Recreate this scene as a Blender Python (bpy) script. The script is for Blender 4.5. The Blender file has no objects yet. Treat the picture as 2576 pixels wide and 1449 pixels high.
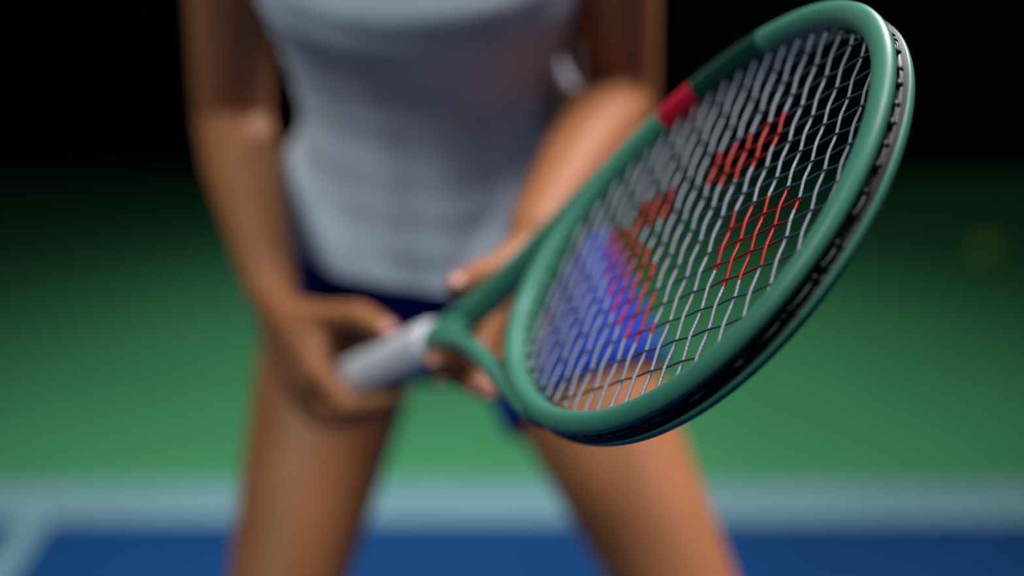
import bpy, bmesh, math, random
from mathutils import Vector, Matrix, noise

random.seed(4)
scene = bpy.context.scene
COL = scene.collection

# ------------------------------------------------------------------ camera
PITCH = math.radians(20.0)
cam_data = bpy.data.cameras.new('camera')
cam_data.sensor_width = 36.0
cam_data.lens = 36.0 * 3200.0 / 2576.0
cam_data.clip_start = 0.02
cam_data.dof.use_dof = True
cam_data.dof.focus_distance = 0.64
cam_data.dof.aperture_fstop = 1.65
cam = bpy.data.objects.new('camera', cam_data)
cam.location = (0.0, 0.0, 1.22)
cam.rotation_euler = (math.radians(90.0) - PITCH, 0.0, 0.0)
COL.objects.link(cam)
scene.camera = cam

# ------------------------------------------------------------------ world, lights, exposure
world = bpy.data.worlds.new('world')
world.use_nodes = True
scene.world = world
world.node_tree.nodes['Background'].inputs['Color'].default_value = (0.60, 0.75, 1.0, 1)
world.node_tree.nodes['Background'].inputs['Strength'].default_value = 0.03

def aim(o, target):
    d = Vector(target) - Vector(o.location)
    o.rotation_euler = d.to_track_quat('-Z', 'Y').to_euler()

def area(name, loc, target, size, power, color):
    l = bpy.data.lights.new(name, 'AREA')
    l.shape = 'SQUARE'; l.size = size; l.energy = power; l.color = color; l.spread = math.radians(62)
    o = bpy.data.objects.new(name, l); o.location = loc
    COL.objects.link(o); aim(o, target)
    return o

def spot(name, loc, target, angle, blend, power, color, radius):
    l = bpy.data.lights.new(name, 'SPOT')
    l.spot_size = math.radians(angle); l.spot_blend = blend
    l.energy = power; l.color = color; l.shadow_soft_size = radius
    o = bpy.data.objects.new(name, l); o.location = loc
    COL.objects.link(o); aim(o, target)
    return o

# one added spotlight, pooled around the baseline to imitate lens vignetting, two softer hall lamps
spot('vignette_spot', (0.12, 2.9, 4.8), (0.06, 2.25, 0.0), 44, 1.0, 370, (0.94, 1.0, 0.97), 0.4)
area('hall_lamp_right', (1.0, 0.85, 3.3), (-0.05, 1.35, 0.8), 0.9, 8.8, (1.0, 0.96, 0.96))
area('hall_lamp_left', (-1.2, -0.3, 3.0), (-0.12, 1.35, 0.8), 0.9, 5.5, (0.88, 1.0, 0.98))
area('hall_lamp_back', (1.25, 2.6, 2.7), (0.03, 1.25, 0.9), 0.8, 10, (1.0, 0.92, 0.98))

scene.view_settings.view_transform = 'Standard'
scene.view_settings.look = 'None'
scene.view_settings.gamma = 1.0
scene.view_settings.use_curve_mapping = False
scene.view_settings.exposure = 0.0

# ------------------------------------------------------------------ materials
def srgb(r, g, b):
    def c(x):
        x /= 255.0
        return x / 12.92 if x <= 0.04045 else ((x + 0.055) / 1.055) ** 2.4
    return (c(r), c(g), c(b), 1.0)

def material(name, color, rough=0.5, vary=0.08, scale=20.0, bump=0.0, bump_scale=200.0, spec=0.5, coat=0.0, metallic=0.0, sheen=0.0, dist=0.002):
    m = bpy.data.materials.new(name); m.use_nodes = True
    nt = m.node_tree; b = nt.nodes['Principled BSDF']
    tc = nt.nodes.new('ShaderNodeTexCoord')
    n = nt.nodes.new('ShaderNodeTexNoise'); n.inputs['Scale'].default_value = scale; n.inputs['Detail'].default_value = 4
    nt.links.new(tc.outputs['Object'], n.inputs['Vector'])
    r = nt.nodes.new('ShaderNodeValToRGB')
    r.color_ramp.elements[0].position = 0.3; r.color_ramp.elements[1].position = 0.7
    r.color_ramp.elements[0].color = tuple(max(0, x * (1 - vary)) for x in color[:3]) + (1,)
    r.color_ramp.elements[1].color = tuple(min(1, x * (1 + vary)) for x in color[:3]) + (1,)
    nt.links.new(n.outputs['Fac'], r.inputs['Fac'])
    nt.links.new(r.outputs['Color'], b.inputs['Base Color'])
    b.inputs['Roughness'].default_value = rough
    b.inputs['Specular IOR Level'].default_value = spec
    b.inputs['Coat Weight'].default_value = coat
    b.inputs['Metallic'].default_value = metallic
    b.inputs['Sheen Weight'].default_value = sheen
    if bump > 0:
        n2 = nt.nodes.new('ShaderNodeTexNoise'); n2.inputs['Scale'].default_value = bump_scale
        nt.links.new(tc.outputs['Object'], n2.inputs['Vector'])
        bp = nt.nodes.new('ShaderNodeBump'); bp.inputs['Strength'].default_value = bump; bp.inputs['Distance'].default_value = dist
        nt.links.new(n2.outputs['Fac'], bp.inputs['Height'])
        nt.links.new(bp.outputs['Normal'], b.inputs['Normal'])
    return m

M = {
    'green_floor': material('green_floor', srgb(66, 142, 92), 0.75, 0.06, 3.0, 0.25, 350, 0.25),
    'blue_floor': material('blue_floor', srgb(3, 60, 112), 0.85, 0.06, 3.0, 0.25, 350, 0.2),
    'line_paint': material('line_paint', srgb(112, 152, 160), 0.7, 0.05, 6.0, 0.2, 350, 0.3),
    'dark_wall': material('dark_wall', srgb(20, 26, 30), 0.95, 0.10, 1.5, 0.2, 60, 0.05),
    'skin': material('skin', srgb(165, 103, 64), 0.52, 0.06, 14.0, 0.12, 700, 0.4),
    'nail': material('nail', srgb(222, 160, 155), 0.25, 0.03, 30.0, 0, 0, 0.5),
    'lips': material('lips', srgb(150, 78, 70), 0.4, 0.04, 30.0),
    'eye': material('eye', srgb(230, 228, 222), 0.1, 0.02, 30.0),
    'iris': material('iris', srgb(45, 28, 18), 0.1, 0.1, 60.0),
    'hair': material('hair', srgb(30, 20, 15), 0.45, 0.25, 80.0, 0.4, 200, 0.5),
    'shirt': material('shirt', srgb(206, 216, 232), 0.85, 0.03, 25.0, 0.2, 1200, 0.2, sheen=0.1),
    'shorts': material('shorts', srgb(8, 48, 150), 0.8, 0.06, 25.0, 0.2, 1200, 0.2),
    'shoe': material('shoe', srgb(225, 225, 228), 0.6, 0.04, 25.0),
    'sole': material('sole', srgb(60, 62, 66), 0.7, 0.05, 25.0),
    'sock': material('sock', srgb(228, 228, 226), 0.9, 0.04, 60.0, 0.3, 500),
    'racket_green': material('racket_green', srgb(74, 142, 120), 0.42, 0.05, 30.0, 0.05, 900, 0.5),
    'racket_dark': material('racket_dark', srgb(6, 62, 50), 0.35, 0.05, 30.0, 0.05, 900, 0.5),
    'racket_red': material('racket_red', srgb(200, 12, 48), 0.4, 0.05, 30.0),
    'black_plastic': material('black_plastic', srgb(10, 14, 16), 0.45, 0.1, 60.0),
    'grip': material('grip', srgb(226, 222, 230), 0.75, 0.03, 40.0, 0.25, 900, 0.3),
    'main_string': material('main_string', srgb(58, 74, 92), 0.35, 0.1, 60.0, 0, 0, 0.5),
    'cross_string': material('cross_string', srgb(158, 164, 174), 0.22, 0.06, 300.0, 0.5, 900, 0.6, dist=0.001),
    'main_red': material('main_red', srgb(150, 14, 14), 0.4, 0.1, 60.0),
    'cross_red': material('cross_red', srgb(196, 52, 48), 0.35, 0.1, 60.0),
    'string_run': material('string_run', srgb(112, 124, 112), 0.45, 0.2, 200.0),
    'ball_felt': material('ball_felt', srgb(150, 205, 30), 0.95, 0.1, 60.0, 0.6, 500, 0.1, sheen=0.3),
}

# ------------------------------------------------------------------ helpers
def tag(o, label=None, cat=None, group=None, kind=None):
    if label: o['label'] = label
    if cat: o['category'] = cat
    if group: o['group'] = group
    if kind: o['kind'] = kind
    return o

def link(name, bm, mats, parent=None, smooth=True):
    me = bpy.data.meshes.new(name)
    bmesh.ops.recalc_face_normals(bm, faces=bm.faces)
    bm.to_mesh(me); bm.free()
    if not isinstance(mats, (list, tuple)): mats = [mats]
    for m in mats: me.materials.append(M[m])
    if smooth:
        for p in me.polygons: p.use_smooth = True
    o = bpy.data.objects.new(name, me); COL.objects.link(o)
    if parent: o.parent = parent
    return o

def empty(name, loc=(0, 0, 0)):
    e = bpy.data.objects.new(name, None); e.location = loc; e.empty_display_size = 0.05
    COL.objects.link(e); return e

def box(bm, x0, x1, y0, y1, z0, z1):
    vs = [bm.verts.new((x, y, z)) for x in (x0, x1) for y in (y0, y1) for z in (z0, z1)]
    for f in ((0, 1, 3, 2), (4, 6, 7, 5), (0, 4, 5, 1), (2, 3, 7, 6), (0, 2, 6, 4), (1, 5, 7, 3)):
        bm.faces.new([vs[i] for i in f])

def loft(bm, rings, close_ends=True, mat=0, wrap=True):
    vr = [[bm.verts.new(p) for p in r] for r in rings]
    n = len(vr[0]); faces = []
    for a, b in zip(vr[:-1], vr[1:]):
        for i in range(n if wrap else n - 1):
            j = (i + 1) % n
            f = bm.faces.new((a[i], a[j], b[j], b[i])); f.material_index = mat; faces.append(f)
    if close_ends:
        for r in (vr[0], list(reversed(vr[-1]))):
            f = bm.faces.new(r); f.material_index = mat
    return vr

def frame_of(d):
    d = Vector(d).normalized()
    a = Vector((0, 0, 1)) if abs(d.z) < 0.9 else Vector((1, 0, 0))
    x = d.cross(a).normalized()
    return x, d.cross(x).normalized(), d

def capsule(bm, p0, r0, p1, r1, n=14, flat=False):
    p0, p1 = Vector(p0), Vector(p1)
    x, y, d = frame_of(p1 - p0)
    rings = []
    prof = []
    if flat:
        prof = [(p0, r0), (p1, r1)]
    else:
        for k in range(1, 5):
            a = math.pi / 2 * (k / 4.0)
            prof.append((p0 - d * r0 * math.cos(a), r0 * math.sin(a)))
        for k in range(0, 4):
            a = math.pi / 2 * (1 - k / 4.0)
            prof.append((p1 + d * r1 * math.cos(a), r1 * math.sin(a)))
    for c, r in prof:
        rings.append([c + (x * math.cos(t) + y * math.sin(t)) * r for t in [2 * math.pi * i / n for i in range(n)]])
    loft(bm, rings)

def chain(bm, pts, n=14):
    for (a, ra), (b, rb) in zip(pts[:-1], pts[1:]):
        capsule(bm, a, ra, b, rb, n)

def ellipsoid(bm, c, radii, rot=None, seg=20):
    m = Matrix.Translation(Vector(c))
    if rot is not None: m = m @ rot.to_4x4()
    m = m @ Matrix.Diagonal((radii[0], radii[1], radii[2], 1))
    bmesh.ops.create_uvsphere(bm, u_segments=seg, v_segments=seg // 2, radius=1.0, matrix=m)

def remeshed(name, bm, mat, parent, voxel, smooth_iter, keep_fn=None):
    """union of overlapping closed volumes into one continuous skin"""
    o = link(name + '_raw', bm, mat, None)
    r = o.modifiers.new('remesh', 'REMESH'); r.mode = 'VOXEL'; r.voxel_size = voxel; r.adaptivity = 0
    if smooth_iter:
        s = o.modifiers.new('smooth', 'SMOOTH'); s.factor = 0.5; s.iterations = smooth_iter
    dg = bpy.context.evaluated_depsgraph_get(); dg.update()
    me = bpy.data.meshes.new_from_object(o.evaluated_get(dg))
    me.name = name
    bpy.data.objects.remove(o, do_unlink=True)
    me.materials.clear(); me.materials.append(M[mat])
    for p in me.polygons: p.use_smooth = True
    n = bpy.data.objects.new(name, me); COL.objects.link(n); n.parent = parent
    return n

# ------------------------------------------------------------------ the hall
def slab(name, x0, x1, y0, y1, z0, z1, mat):
    bm = bmesh.new(); box(bm, x0, x1, y0, y1, z0, z1)
    return tag(link(name, bm, mat, None, smooth=False), kind='structure')

BASE_NEAR, BASE_FAR = 2.079, 2.232
slab('floor', -9, 9, BASE_FAR, 4.60, -0.05, 0.0, 'green_floor')
slab('floor_court', -9, 9, -4, BASE_NEAR, -0.05, 0.0, 'blue_floor')
slab('trim_1', -9, 9, BASE_NEAR, BASE_FAR, -0.05, 0.001, 'line_paint')
slab('trim_2', -0.917, -0.863, -4, BASE_NEAR, -0.001, 0.001, 'line_paint')
slab('wall_back', -9, 9, 4.60, 4.75, -0.05, 5.0, 'dark_wall')

# ------------------------------------------------------------------ the racket
# local axes: x from butt to tip, y across the face, z along the face normal
RU = Vector((0.50536, -0.69448, 0.51217)).normalized()
RV = Vector((0.36527, 0.70991, 0.60217)); RV = (RV - RU * RV.dot(RU)).normalized()
RW = RU.cross(RV)
racket = empty('tennis_racket')
racket.matrix_world = Matrix(((RU.x, RV.x, RW.x, -0.17673), (RU.y, RV.y, RW.y, 1.06780), (RU.z, RV.z, RW.z, 0.72682), (0, 0, 0, 1)))
tag(racket, 'green tennis racket with white grip and red-marked strings held in both hands', 'tennis racket')

HA, HB, HE, HC = 0.1499, 0.1245, 0.16, 0.5371
def hoop(t, off):
    """inner edge of the head, pushed outwards by off"""
    def p(t):
        return Vector((HC + HA * math.cos(t), HB * math.sin(t) * (1 + HE * math.cos(t)), 0))
    c = p(t); d = (p(t + 1e-3) - p(t - 1e-3)).normalized()
    return c + Vector((d.y, -d.x, 0)) * off, Vector((d.y, -d.x, 0))

HALF = 0.0066
prof = [(0.0068, 0.0044), (0.0068, 0.0075), (0.0056, 0.0100), (0.0030, 0.0116), (-0.0008, 0.0118), (-0.0040, 0.0106),
        (-0.0060, 0.0080), (-0.0066, 0.0045), (-0.0066, 0.0)]
prof = prof + [(a, -b) for a, b in reversed(prof[:-1])]
prof = prof + [(0.0038, -0.0040), (0.0032, 0.0), (0.0038, 0.0040)]      # recessed string channel
NP = len(prof)
bm = bmesh.new()
NT = 192
rings = []
for k in range(NT):
    t = 2 * math.pi * k / NT
    c, nrm = hoop(t, HALF)
    rings.append([bm.verts.new(c + nrm * a + Vector((0, 0, b))) for a, b in prof])
def hoop_mat(t, i):
    if i >= NP - 4 and i <= NP - 1: return 3                            # string channel
    d = math.degrees(t)
    if 103.5 <= d < 113.5: return 2                                     # red band
    if 80 <= d < 103.5: return 1                                        # darker green stretch
    return 0
for k in range(NT):
    a, b = rings[k], rings[(k + 1) % NT]
    for i in range(NP):
        j = (i + 1) % NP
        f = bm.faces.new((a[i], a[j], b[j], b[i]))
        f.material_index = hoop_mat(2 * math.pi * (k + 0.5) / NT, i)

def bez(p, t):
    q = [Vector(x) for x in p]
    while len(q) > 1: q = [a.lerp(b, t) for a, b in zip(q[:-1], q[1:])]
    return q[0]
# the two throat arms
for s in (1, -1):
    ctrl = [(0.225, 0.004 * s, 0), (0.285, 0.006 * s, 0), (0.335, 0.030 * s, 0), (0.385, 0.070 * s, 0), (0.455, 0.108 * s, 0)]
    rr = []
    for k in range(25):
        q = k / 24.0
        c = bez(ctrl, q); d = (bez(ctrl, min(1, q + .01)) - bez(ctrl, max(0, q - .01))).normalized()
        nn = Vector((-d.y, d.x, 0))
        hw, hd = 0.0078 - 0.0020 * q, 0.0122 - 0.0012 * q
        rr.append([c + nn * hw * math.copysign(abs(math.cos(a)) ** 0.7, math.cos(a)) + Vector((0, 0, 1)) * hd * math.copysign(abs(math.sin(a)) ** 0.7, math.sin(a))
                   for a in [2 * math.pi * i / 18 for i in range(18)]])
    loft(bm, rr)
# shaft between grip and fork
rr = []
for u, hy, hz in ((0.215, 0.0150, 0.0135), (0.235, 0.0148, 0.0132), (0.255, 0.0138, 0.0128), (0.266, 0.0112, 0.0120), (0.275, 0.0082, 0.0104), (0.281, 0.0055, 0.0080), (0.285, 0.0030, 0.0045), (0.287, 0.0010, 0.0015)):
    rr.append([Vector((u, hy * math.cos(a), hz * math.sin(a))) for a in [2 * math.pi * i / 20 for i in range(20)]])
loft(bm, rr)
link('frame', bm, ['racket_green', 'racket_dark', 'racket_red', 'black_plastic'], racket)

# grip with overlapping wrap
bm = bmesh.new(); rr = []
NU = 120
for k in range(NU + 1):
    u = 0.006 + 0.222 * k / NU
    ring = []
    for i in range(32):
        a = 2 * math.pi * i / 32
        ph = (u / 0.024 + a / (2 * math.pi)) % 1.0
        seam = -0.0009 * math.exp(-((ph - 0.5) / 0.07) ** 2)
        octo = 1.0 / max(abs(math.cos((a % (math.pi / 4)) - math.pi / 8)), 0.92)
        r = 0.0180 * octo * 0.985 + seam
        ring.append(Vector((u, r * 1.04 * math.cos(a), r * 0.95 * math.sin(a))))
    rr.append(ring)
loft(bm, rr)
link('grip', bm, 'grip', racket)
bm = bmesh.new(); rr = []
for u, r in ((-0.004, 0.0165), (-0.002, 0.0195), (0.004, 0.0200), (0.010, 0.0190), (0.022, 0.0174)):
    rr.append([Vector((u, r * 1.05 * math.cos(a), r * 0.97 * math.sin(a))) for a in [2 * math.pi * i / 24 for i in range(24)]])
loft(bm, rr)
link('butt_cap', bm, 'black_plastic', racket)
bm = bmesh.new(); rr = []
for u, r in ((0.224, 0.0178), (0.226, 0.0188), (0.234, 0.0182), (0.236, 0.0158)):
    rr.append([Vector((u, r * 1.02 * math.cos(a), r * 0.93 * math.sin(a))) for a in [2 * math.pi * i / 24 for i in range(24)]])
loft(bm, rr)
link('grip_collar', bm, 'grip', racket)

# strings
MAINS = [0.0057, 0.0182, 0.0306, 0.0425, 0.0560, 0.0710, 0.0868, 0.1025]
MAINS = sorted([-x for x in MAINS] + MAINS)
CROSS = [0.6700 - 0.0131 * k for k in range(21)]
def head_y(u):
    t = math.acos(max(-1, min(1, (u - HC) / HA)))
    return HB * math.sin(t) * (1 + HE * math.cos(t))
def head_x(v):
    best = []
    n = 2000
    prev = None
    for k in range(n + 1):
        t = math.pi * k / n
        y = HB * math.sin(t) * (1 + HE * math.cos(t))
        x = HC + HA * math.cos(t)
        if prev is not None and (prev[1] - abs(v)) * (y - abs(v)) <= 0: best.append(x)
        prev = (x, y)
    return min(best), max(best)

def inside(p, poly):
    r = False; n = len(poly)
    for i in range(n):
        (x1, y1), (x2, y2) = poly[i], poly[(i + 1) % n]
        if (y1 > p[1]) != (y2 > p[1]) and p[0] < (x2 - x1) * (p[1] - y1) / (y2 - y1) + x1: r = not r
    return r
STENCIL = [
    [(0.590, -0.006), (0.634, -0.006), (0.645, -0.019), (0.640, -0.045), (0.626, -0.060), (0.600, -0.060), (0.585, -0.036)],
    [(0.544, 0.052), (0.606, 0.058), (0.610, 0.038), (0.586, 0.020), (0.553, 0.024)],
    [(0.478, 0.042), (0.514, 0.040), (0.520, 0.018), (0.484, 0.018)],
    [(0.455, 0.012), (0.462, 0.034), (0.520, -0.010), (0.556, -0.076), (0.535, -0.080), (0.497, -0.046)],
]
def tube(bm, pts, rad, n, red_fn):
    rings = []
    for k, p in enumerate(pts):
        d = (pts[min(k + 1, len(pts) - 1)] - pts[max(k - 1, 0)]).normalized()
        side = d.cross(Vector((0, 0, 1))).normalized(); up = side.cross(d)
        rings.append([bm.verts.new(p + (side * math.cos(a) + up * math.sin(a)) * rad) for a in [2 * math.pi * i / n for i in range(n)]])
    for k in range(len(rings) - 1):
        red = red_fn((pts[k] + pts[k + 1]) / 2)
        for i in range(n):
            j = (i + 1) % n
            f = bm.faces.new((rings[k][i], rings[k][j], rings[k + 1][j], rings[k + 1][i])); f.material_index = 1 if red else 0
def is_red(p): return any(inside((p.x, p.y), q) for q in STENCIL)
def weave(x, nodes, first):
    """height of a woven string: alternately over and under at the crossings"""
    if x <= nodes[0]: return first * max(0.0, 1 - (nodes[0] - x) / 0.012)
    for k in range(len(nodes) - 1):
        if x <= nodes[k + 1]:
            q = (x - nodes[k]) / (nodes[k + 1] - nodes[k])
            s = first * (1 if k % 2 == 0 else -1)
            return s * (0.45 * math.cos(math.pi * q) + 0.55 * (1 - 2 * q))
    s = first * (1 if (len(nodes) - 1) % 2 == 0 else -1)
    return s * max(0.0, 1 - (x - nodes[-1]) / 0.012)
AMP_M, AMP_C = 0.00045, 0.00052
cs = sorted(CROSS)
for i, v in enumerate(MAINS):
    u0, u1 = head_x(v); u0 -= 0.006; u1 += 0.006
    first = 1 if i % 2 == 0 else -1
    n = int((u1 - u0) / 0.0021)
    pts = []
    for k in range(n + 1):
        x = u0 + (u1 - u0) * k / n
        pts.append(Vector((x, v, AMP_M * weave(x, cs, first))))
    bm = bmesh.new(); tube(bm, pts, 0.00058, 6, is_red)
    link('main_string', bm, ['main_string', 'main_red'], racket)
for j, u in enumerate(cs):
    y1 = head_y(u) + 0.006
    first = -1 if j % 2 == 0 else 1
    n = int(2 * y1 / 0.0018)
    pts = []
    for k in range(n + 1):
        y = -y1 + 2 * y1 * k / n
        nodes = MAINS
        pts.append(Vector((u, y, AMP_C * weave(y, nodes, first))))
    bm = bmesh.new(); tube(bm, pts, 0.00092, 6, is_red)
    link('cross_string', bm, ['cross_string', 'cross_red'], racket)

# grommet strip: little barrels where the strings leave the frame, and the string runs lying in the channel
bm = bmesh.new(); bl = bmesh.new()
holes = []
for v in MAINS:
    for u in head_x(v): holes.append((u, v))
for u in cs:
    for s in (-1, 1): holes.append((u, s * head_y(u)))
def angle_of(h):
    return min((((hoop(math.radians(d / 2), 0)[0] - Vector((h[0], h[1], 0))).length, math.radians(d / 2)) for d in range(720)))[1]
angs = sorted(angle_of(h) for h in holes)
for t in angs:
    for off0, off1, r in ((-0.0022, 0.0010, 0.0017), (2 * HALF - 0.0045, 2 * HALF - 0.0008, 0.0019)):
        a, nrm = hoop(t, off0); b, _ = hoop(t, off1)
        capsule(bm, a, r, b, r, 8, flat=True)
for k in range(0, len(angs) - 1):
    if k % 2: continue
    t0, t1 = angs[k], angs[k + 1]
    if t1 - t0 > 0.4: continue
    pts = [hoop(t0 + (t1 - t0) * q / 6.0, 2 * HALF - 0.0024 + 0.0012 * math.sin(math.pi * q / 6.0))[0] for q in range(7)]
    tube(bl, pts, 0.00065, 6, lambda p: False)
tag(link('grommet_strip', bm, 'black_plastic', racket), kind='stuff')
tag(link('string_run', bl, 'string_run', racket), kind='stuff')

# ------------------------------------------------------------------ the player
person = empty('person', (-0.08, 1.25, 0.0))
tag(person, 'player in white tank top and blue shorts crouching and holding a green racket', 'person')
J = {
    'hip_r': (-0.1763, 1.3110, 0.7286),
    'knee_r': (-0.2310, 1.0841, 0.4852),
    'hip_l': (0.0315, 1.3110, 0.7286),
    'knee_l': (0.1774, 1.0827, 0.4815),
    'elbow_r': (-0.2790, 1.2510, 0.9439),
    'wrist_r': (-0.2137, 1.0700, 0.8266),
    'elbow_l': (0.1018, 1.2096, 0.9763),
    'wrist_l': (0.0187, 1.0023, 0.9039),
    'r_base_i': (-0.1953, 1.0353, 0.8190),
    'r_base_p': (-0.2149, 1.0714, 0.8012),
    'r_i0': (-0.1640, 0.9906, 0.7839),
    'r_i1': (-0.1345, 0.9693, 0.7605),
    'r_i2': (-0.1103, 0.9635, 0.7680),
    'r_i3': (-0.0923, 0.9617, 0.7775),
    'r_m0': (-0.1761, 1.0100, 0.7640),
    'r_m1': (-0.1506, 0.9963, 0.7412),
    'r_m2': (-0.1232, 0.9845, 0.7495),
    'r_m3': (-0.1112, 0.9894, 0.7659),
    'r_r0': (-0.1882, 1.0320, 0.7514),
    'r_r1': (-0.1663, 1.0173, 0.7257),
    'r_r2': (-0.1363, 1.0047, 0.7349),
    'r_r3': (-0.1236, 1.0058, 0.7527),
    'r_p0': (-0.1991, 1.0529, 0.7446),
    'r_p1': (-0.1808, 1.0409, 0.7174),
    'r_p2': (-0.1560, 1.0316, 0.7211),
    'r_p3': (-0.1405, 1.0268, 0.7371),
    'r_t0': (-0.1953, 1.0353, 0.8190),
    'r_t1': (-0.1604, 1.0114, 0.8264),
    'r_t2': (-0.1269, 0.9887, 0.8371),
    'r_t3': (-0.1006, 0.9700, 0.8296),
    'l_base_i': (0.0071, 0.9772, 0.8933),
    'l_base_p': (0.0204, 0.9986, 0.8792),
    'l_i0': (-0.0081, 0.9340, 0.8683),
    'l_i1': (-0.0224, 0.9060, 0.8408),
    'l_i2': (-0.0405, 0.8755, 0.8420),
    'l_i3': (-0.0576, 0.8653, 0.8490),
    'l_m0': (-0.0009, 0.9420, 0.8551),
    'l_m1': (-0.0133, 0.9123, 0.8291),
    'l_m2': (-0.0332, 0.8840, 0.8272),
    'l_m3': (-0.0522, 0.8706, 0.8344),
    'l_r0': (0.0070, 0.9510, 0.8448),
    'l_r1': (-0.0009, 0.9194, 0.8193),
    'l_r2': (-0.0146, 0.8910, 0.8174),
    'l_r3': (-0.0309, 0.8769, 0.8225),
    'l_p0': (0.0152, 0.9611, 0.8374),
    'l_p1': (0.0102, 0.9361, 0.8155),
    'l_p2': (-0.0055, 0.8931, 0.8144),
    'l_p3': (-0.0197, 0.8720, 0.8207),
    'l_t0': (0.0055, 0.9772, 0.8933),
    'l_t1': (-0.0056, 0.9461, 0.8955),
    'l_t2': (-0.0255, 0.9264, 0.8941),
    'l_t3': (-0.0434, 0.9141, 0.8894),
}
J = {k: Vector(v) for k, v in J.items()}
PX = -0.078
SH_R, SH_L = Vector((-0.232, 1.115, 1.215)), Vector((0.078, 1.115, 1.215))
ANK_R, ANK_L = Vector((-0.275, 1.29, 0.085)), Vector((0.235, 1.29, 0.085))
LEAN = math.radians(22)
FWD = Vector((0, -math.cos(LEAN), -math.sin(LEAN)))      # out of the belly
LAT = Vector((1, 0, 0))
def ring(c, a, bf, bb, n=48, fn=None):
    out = []
    for i in range(n):
        t = 2 * math.pi * i / n
        s = math.sin(t); b = bf if s > 0 else bb
        k = 1.0 if fn is None else 1.0 + fn(t)
        out.append(Vector(c) + LAT * a * math.cos(t) * k + FWD * b * s * k)
    return out

pp = -Vector(person.location)
def new_bm(): return bmesh.new()
bm = new_bm()
# trunk
T = [((PX - .005, 1.335, 0.660), .075, .060, .070), ((PX - .005, 1.325, 0.700), .128, .080, .110), ((PX, 1.310, 0.760), .155, .085, .118),
     ((PX, 1.290, 0.820), .150, .088, .105), ((PX, 1.265, 0.890), .123, .082, .085), ((PX, 1.245, 0.945), .114, .078, .078), ((PX, 1.220, 1.000), .120, .082, .082),
     ((PX, 1.190, 1.060), .131, .088, .090), ((PX, 1.160, 1.120), .138, .092, .096), ((PX, 1.135, 1.175), .138, .085, .092), ((PX, 1.115, 1.220), .120, .062, .075), ((PX, 1.105, 1.245), .07, .045, .055)]
loft(bm, [ring(c, a, bf, bb, 36) for c, a, bf, bb in T])
for s in (-1, 1):
    ellipsoid(bm, (PX + s * .062, 1.100, 1.120), (.052, .046, .050))
    capsule(bm, (PX + s * .03, 1.11, 1.235), .045, SH_R if s < 0 else SH_L, .047)
# arms
for sh, el, wr in ((SH_R, J['elbow_r'], J['wrist_r']), (SH_L, J['elbow_l'], J['wrist_l'])):
    chain(bm, [(sh, .047), (sh.lerp(el, .45), .0415), (el, .0365)], 40)
    chain(bm, [(el, .0365), (el.lerp(wr, .28), .0385), (el.lerp(wr, .65), .031), (wr, .0235)], 40)
# hands
for h in 'rl':
    g = lambda k: J[h + '_' + k]
    wr = J['wrist_' + h]
    bases = [g('base_i').lerp(g('base_p'), q) for q in (0, .33, .66, 1)]
    for b, f, r in zip(bases, 'imrp', (.0150, .0150, .0140, .0125)):
        capsule(bm, wr, .0195, b, .014)
        capsule(bm, b, .0165, g(f + '0'), r)
    for f, r in zip('imrp', (.0106, .0106, .0102, .0093)):
        chain(bm, [(g(f + '0'), r * 1.15), (g(f + '1'), r), (g(f + '2'), r * .9), (g(f + '3'), r * .82)], 12)
    chain(bm, [(g('t0'), .0150), (g('t1'), .0128), (g('t2'), .0112), (g('t3'), .0098)], 12)
    # flesh of the thumb ball and the web
    capsule(bm, g('t0'), .0165, g('i0').lerp(g('t1'), .35), .0125)
    capsule(bm, g('t0').lerp(g('t1'), .5), .0150, g('i0').lerp(g('t1'), .45), .0120)
    capsule(bm, bases[1], .0200, (g('i0') + g('p0')) / 2, .0170)
# legs
for hip, kn, an in ((J['hip_r'], J['knee_r'], ANK_R), (J['hip_l'], J['knee_l'], ANK_L)):
    chain(bm, [(hip, .088), (hip.lerp(kn, .35), .081), (hip.lerp(kn, .75), .066), (kn, .056)], 56)
    calf = kn.lerp(an, .3) + Vector((0, .018, 0))
    chain(bm, [(kn, .055), (calf, .054), (kn.lerp(an, .7), .038), (an, .033)], 48)
    capsule(bm, kn + Vector((0, -.012, .004)), .045, kn + Vector((0, -.010, -.02)), .040)
    toe = an + Vector((math.copysign(.03, an.x - PX), -.17, -.050))
    heel = an + Vector((0, .035, -.045))
    chain(bm, [(an, .033), (heel, .030)]); chain(bm, [(an, .034), (an.lerp(toe, .55), .033), (toe, .024)])
    capsule(bm, heel, .030, toe, .024)
# neck and head, looking towards the net
HEADC = Vector((PX, 1.045, 1.405))
capsule(bm, (PX, 1.105, 1.235), .052, (PX, 1.068, 1.345), .047)
ellipsoid(bm, HEADC + Vector((0, .012, .028)), (.074, .092, .088))
ellipsoid(bm, HEADC + Vector((0, -.022, -.030)), (.058, .066, .078))
ellipsoid(bm, HEADC + Vector((0, -.050, -.084)), (.030, .026, .022))
ellipsoid(bm, HEADC + Vector((0, -.062, -.055)), (.032, .024, .022))
capsule(bm, HEADC + Vector((0, -.076, .014)), .009, HEADC + Vector((0, -.094, -.022)), .011)
for s in (-1, 1):
    ellipsoid(bm, HEADC + Vector((s * .028, -.070, .024)), (.026, .018, .010))       # brows
    ellipsoid(bm, HEADC + Vector((s * .030, -.052, -.024)), (.026, .026, .028))      # cheeks
    ellipsoid(bm, HEADC + Vector((s * .074, .012, -.008)), (.009, .020, .031))       # ears
    ellipsoid(bm, HEADC + Vector((s * .010, -.088, -.026)), (.008, .009, .007))
for v in bm.verts: v.co += pp
body = remeshed('body', bm, 'skin', person, 0.0036, 12)
body['label'] = 'tanned bare arms and legs'

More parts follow.
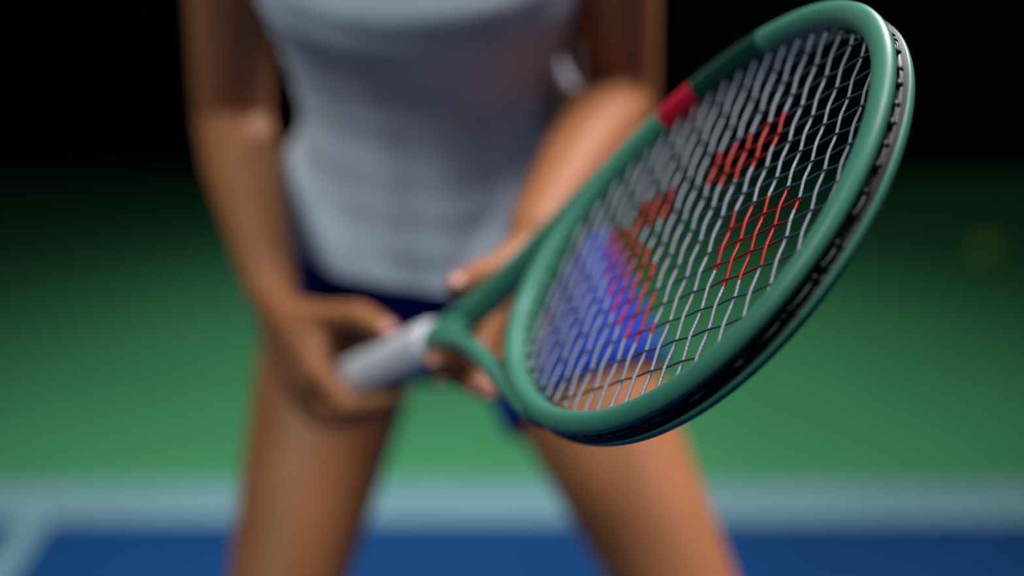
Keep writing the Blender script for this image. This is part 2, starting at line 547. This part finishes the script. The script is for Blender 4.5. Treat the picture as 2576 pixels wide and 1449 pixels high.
def part(name, bm, mat, parent=person, smooth=True):
    for v in bm.verts: v.co += pp
    return link(name, bm, mat, parent, smooth)

for s in (-1, 1):
    bm = new_bm(); ellipsoid(bm, HEADC + Vector((s * .029, -.0715, .004)), (.0135, .0100, .0065)); e = part('eye', bm, 'eye')
    bm = new_bm(); ellipsoid(bm, HEADC + Vector((s * .029, -.0800, .004)), (.0048, .0025, .0048)); part('iris', bm, 'iris', e)
bm = new_bm(); ellipsoid(bm, HEADC + Vector((0, -.082, -.056)), (.021, .009, .0075)); part('lips', bm, 'lips')
bm = new_bm()
ellipsoid(bm, HEADC + Vector((0, .028, .040)), (.082, .094, .088))
ellipsoid(bm, HEADC + Vector((0, .118, .050)), (.036, .036, .036))
chain(bm, [(HEADC + Vector((0, .13, .04)), .034), (HEADC + Vector((.01, .175, -.06)), .036), (HEADC + Vector((.015, .19, -.17)), .018)])
for v in bm.verts: v.co += pp
remeshed('hair', bm, 'hair', person, 0.007, 4)

# fingernails on the fingers that can be seen
for h in 'rl':
    for f, r in zip('imrpt', (.0076, .0078, .0074, .0066, .0092)):
        tip, prev, kn = J[h + '_' + f + '3'], J[h + '_' + f + '2'], J[h + '_' + f + '1']
        d = (tip - prev).normalized()
        nrm = d.cross((prev - kn)).cross(d)
        nrm = (-nrm).normalized() if nrm.length > 1e-8 else Vector((0, 0, 1))
        if nrm.dot(tip - (J[h + '_m0'] + J[h + '_t1']) / 2) < 0 and f != 't': nrm = -nrm
        if f == 't': nrm = Vector((0, -.75, .66)); nrm = (nrm - d * nrm.dot(d)).normalized()
        side = d.cross(nrm).normalized()
        rot = Matrix((side, d, nrm)).transposed()
        bm = new_bm(); ellipsoid(bm, tip + nrm * r * .80, (.0052, .0068, .0022), rot, 12); part('fingernail', bm, 'nail')

# tank top: close at the waist, flaring out over the hips below a crease that dips from the flanks to the front
HEMC, UP = Vector((PX - .004, 1.273, 0.829)), Vector((0, -math.sin(LEAN), math.cos(LEAN)))
S = [(0.000, .136, .112, .112), (0.040, .133, .108, .106), (0.080, .128, .100, .098), (0.120, .123, .094, .090), (0.160, .121, .092, .088), (0.200, .124, .095, .090),
     (0.235, .131, .104, .094), (0.265, .139, .120, .098), (0.290, .145, .134, .102), (0.320, .147, .140, .104), (0.350, .146, .132, .102), (0.380, .140, .108, .098), (0.405, .128, .084, .090)]
def prof_at(s):
    if s <= 0: return S[0][1:]
    for a, b in zip(S[:-1], S[1:]):
        if s <= b[0]:
            q = (s - a[0]) / (b[0] - a[0]); q = q * q * (3 - 2 * q)
            return tuple(x + (y - x) * q for x, y in zip(a[1:], b[1:]))
    return S[-1][1:]
bm = new_bm()
rr = []
NS = 60
for k in range(NS + 1):
    w = k / NS
    rg = []
    for i in range(128):
        t = 2 * math.pi * i / 128
        c, sn = math.cos(t), math.sin(t)
        low = 0.003 + 0.031 * abs(c) - 0.003 * math.sin(3 * t + .4)      # the hem rides up at the flanks
        s = low + (0.405 - low) * w
        a, bf, bb = prof_at(s)
        crease = 0.020 + (0.115 if c < 0 else 0.185) * abs(c) ** 1.4
        q = max(0.0, min(1.0, (crease - s) / (0.030 + 0.045 * abs(c)))); q = q * q * (3 - 2 * q)
        lat = 0.008 + (0.017 if c < 0 else 0.026) * abs(c)
        fold = (0.0035 * math.sin(5 * t + 1.1) + 0.0020 * math.sin(9 * t + 2.0 + 6 * s) + 0.0018 * math.sin(15 * t - 9 * s)) * (0.35 + 0.65 * max(0, 1 - s / .2))
        wr = 0.0010 * math.sin(70 * s + 2.2 * math.sin(2 * t) + 1.0) * max(0, 1 - abs(s - .16) / .1)
        b = bf if sn > 0 else bb
        out = lat * q + fold + wr
        rg.append(HEMC + UP * s + LAT * (a + out) * c + FWD * (b + out) * sn)
    rr.append(rg)
loft(bm, rr, close_ends=False)
# shoulder straps
for s in (-1, 1):
    pr = []
    for q in range(13):
        w = q / 12.0
        a = math.pi * w
        c = Vector((PX + s * (.070 + .012 * math.sin(a)), 1.114, 1.168)) + Vector((0, -math.cos(a) * (.078 if w < .5 else .088), math.sin(a) * .104))
        d = Vector((1, 0, 0))
        pr.append([c + d * .022 + Vector((0, 0, 0)), c - d * .022])
    vr = [[bm.verts.new(p) for p in r] for r in pr]
    for a, b in zip(vr[:-1], vr[1:]): bm.faces.new((a[0], a[1], b[1], b[0]))
top = part('tank_top', bm, 'shirt')
top['label'] = 'white loose tank top'
sd = top.modifiers.new('solid', 'SOLIDIFY'); sd.thickness = 0.0025; sd.offset = 1
ss = top.modifiers.new('sub', 'SUBSURF'); ss.levels = 1; ss.render_levels = 1

# shorts: one volume round the hips with two short legs
bm = new_bm()
loft(bm, [ring(c, a + .007, bf + .008, bb + .010, 36) for c, a, bf, bb in [((PX - .005, 1.335, 0.680), .070, .055, .070)] + T[1:5]])
HEM = {'r': 0.19, 'l': 0.34}
for h in 'rl':
    hip, kn = J['hip_' + h], J['knee_' + h]
    ax = (kn - hip).normalized()
    R0 = .091 if h == 'r' else .098
    capsule(bm, hip - ax * .03, R0 - .002, hip, R0, 24)
    capsule(bm, hip, R0, hip.lerp(kn, HEM[h]), R0 - .002, 32, flat=True)
for v in bm.verts: v.co += pp
sh = remeshed('shorts', bm, 'shorts', person, 0.0045, 3)
sh['label'] = 'blue sports shorts'

# socks and shoes
for an in (ANK_R, ANK_L):
    out = math.copysign(.03, an.x - PX)
    bm = new_bm()
    capsule(bm, an + Vector((0, -.003, -.03)), .040, an + Vector((0, -.006, .065)), .042, 20, flat=True)
    part('sock', bm, 'sock')
    toe, heel = an + Vector((out, -.17, -.050)), an + Vector((0, .035, -.045))
    bm = new_bm()
    chain(bm, [(heel + Vector((0, 0, .01)), .040), (an.lerp(toe, .55) + Vector((0, 0, -.004)), .043), (toe + Vector((0, 0, .002)), .034)], 18)
    capsule(bm, an + Vector((0, .005, -.02)), .044, heel, .038); capsule(bm, heel, .038, toe, .034)
    geom = bm.verts[:] + bm.edges[:] + bm.faces[:]
    for v in bm.verts:
        v.co.z = max(v.co.z, 0.018)
        v.co += pp
    shoe = remeshed('shoe', bm, 'shoe', person, 0.006, 3)
    bm = new_bm(); pr = []
    for q in range(2):
        rg = []
        for i in range(28):
            t = 2 * math.pi * i / 28
            c = (toe + heel) / 2; L = (toe - heel); hl = L.length / 2 + .034
            dy = L.normalized(); dx = Vector((dy.y, -dy.x, 0)).normalized()
            p = c + dy * hl * math.cos(t) + dx * .043 * math.sin(t) * (1 + .1 * math.cos(t))
            rg.append(Vector((p.x, p.y, 0.0 if q == 0 else 0.022)))
        pr.append(rg)
    loft(bm, pr); part('sole', bm, 'sole', shoe, smooth=False)

# ------------------------------------------------------------------ the ball lying far behind on the court surround
BALL = Vector((1.41, 3.60, 0.034))
bm = bmesh.new(); bmesh.ops.create_uvsphere(bm, u_segments=32, v_segments=20, radius=0.0335)
ball = link('tennis_ball', bm, 'ball_felt'); ball.location = BALL; ball.rotation_euler = (0.5, 0.3, 0.8)
tag(ball, 'yellow-green tennis ball lying on the green floor near the dark wall', 'ball')
bm = bmesh.new(); pts = []
for k in range(97):
    t = 2 * math.pi * k / 96
    p = Vector((0.75 * math.cos(t) + 0.25 * math.cos(3 * t), 0.75 * math.sin(t) - 0.25 * math.sin(3 * t), 2 * math.sqrt(0.75 * 0.25) * math.sin(2 * t)))
    pts.append(p.normalized() * 0.0336)
tube(bm, pts, 0.0011, 6, lambda p: False)
link('seam', bm, 'line_paint', ball)
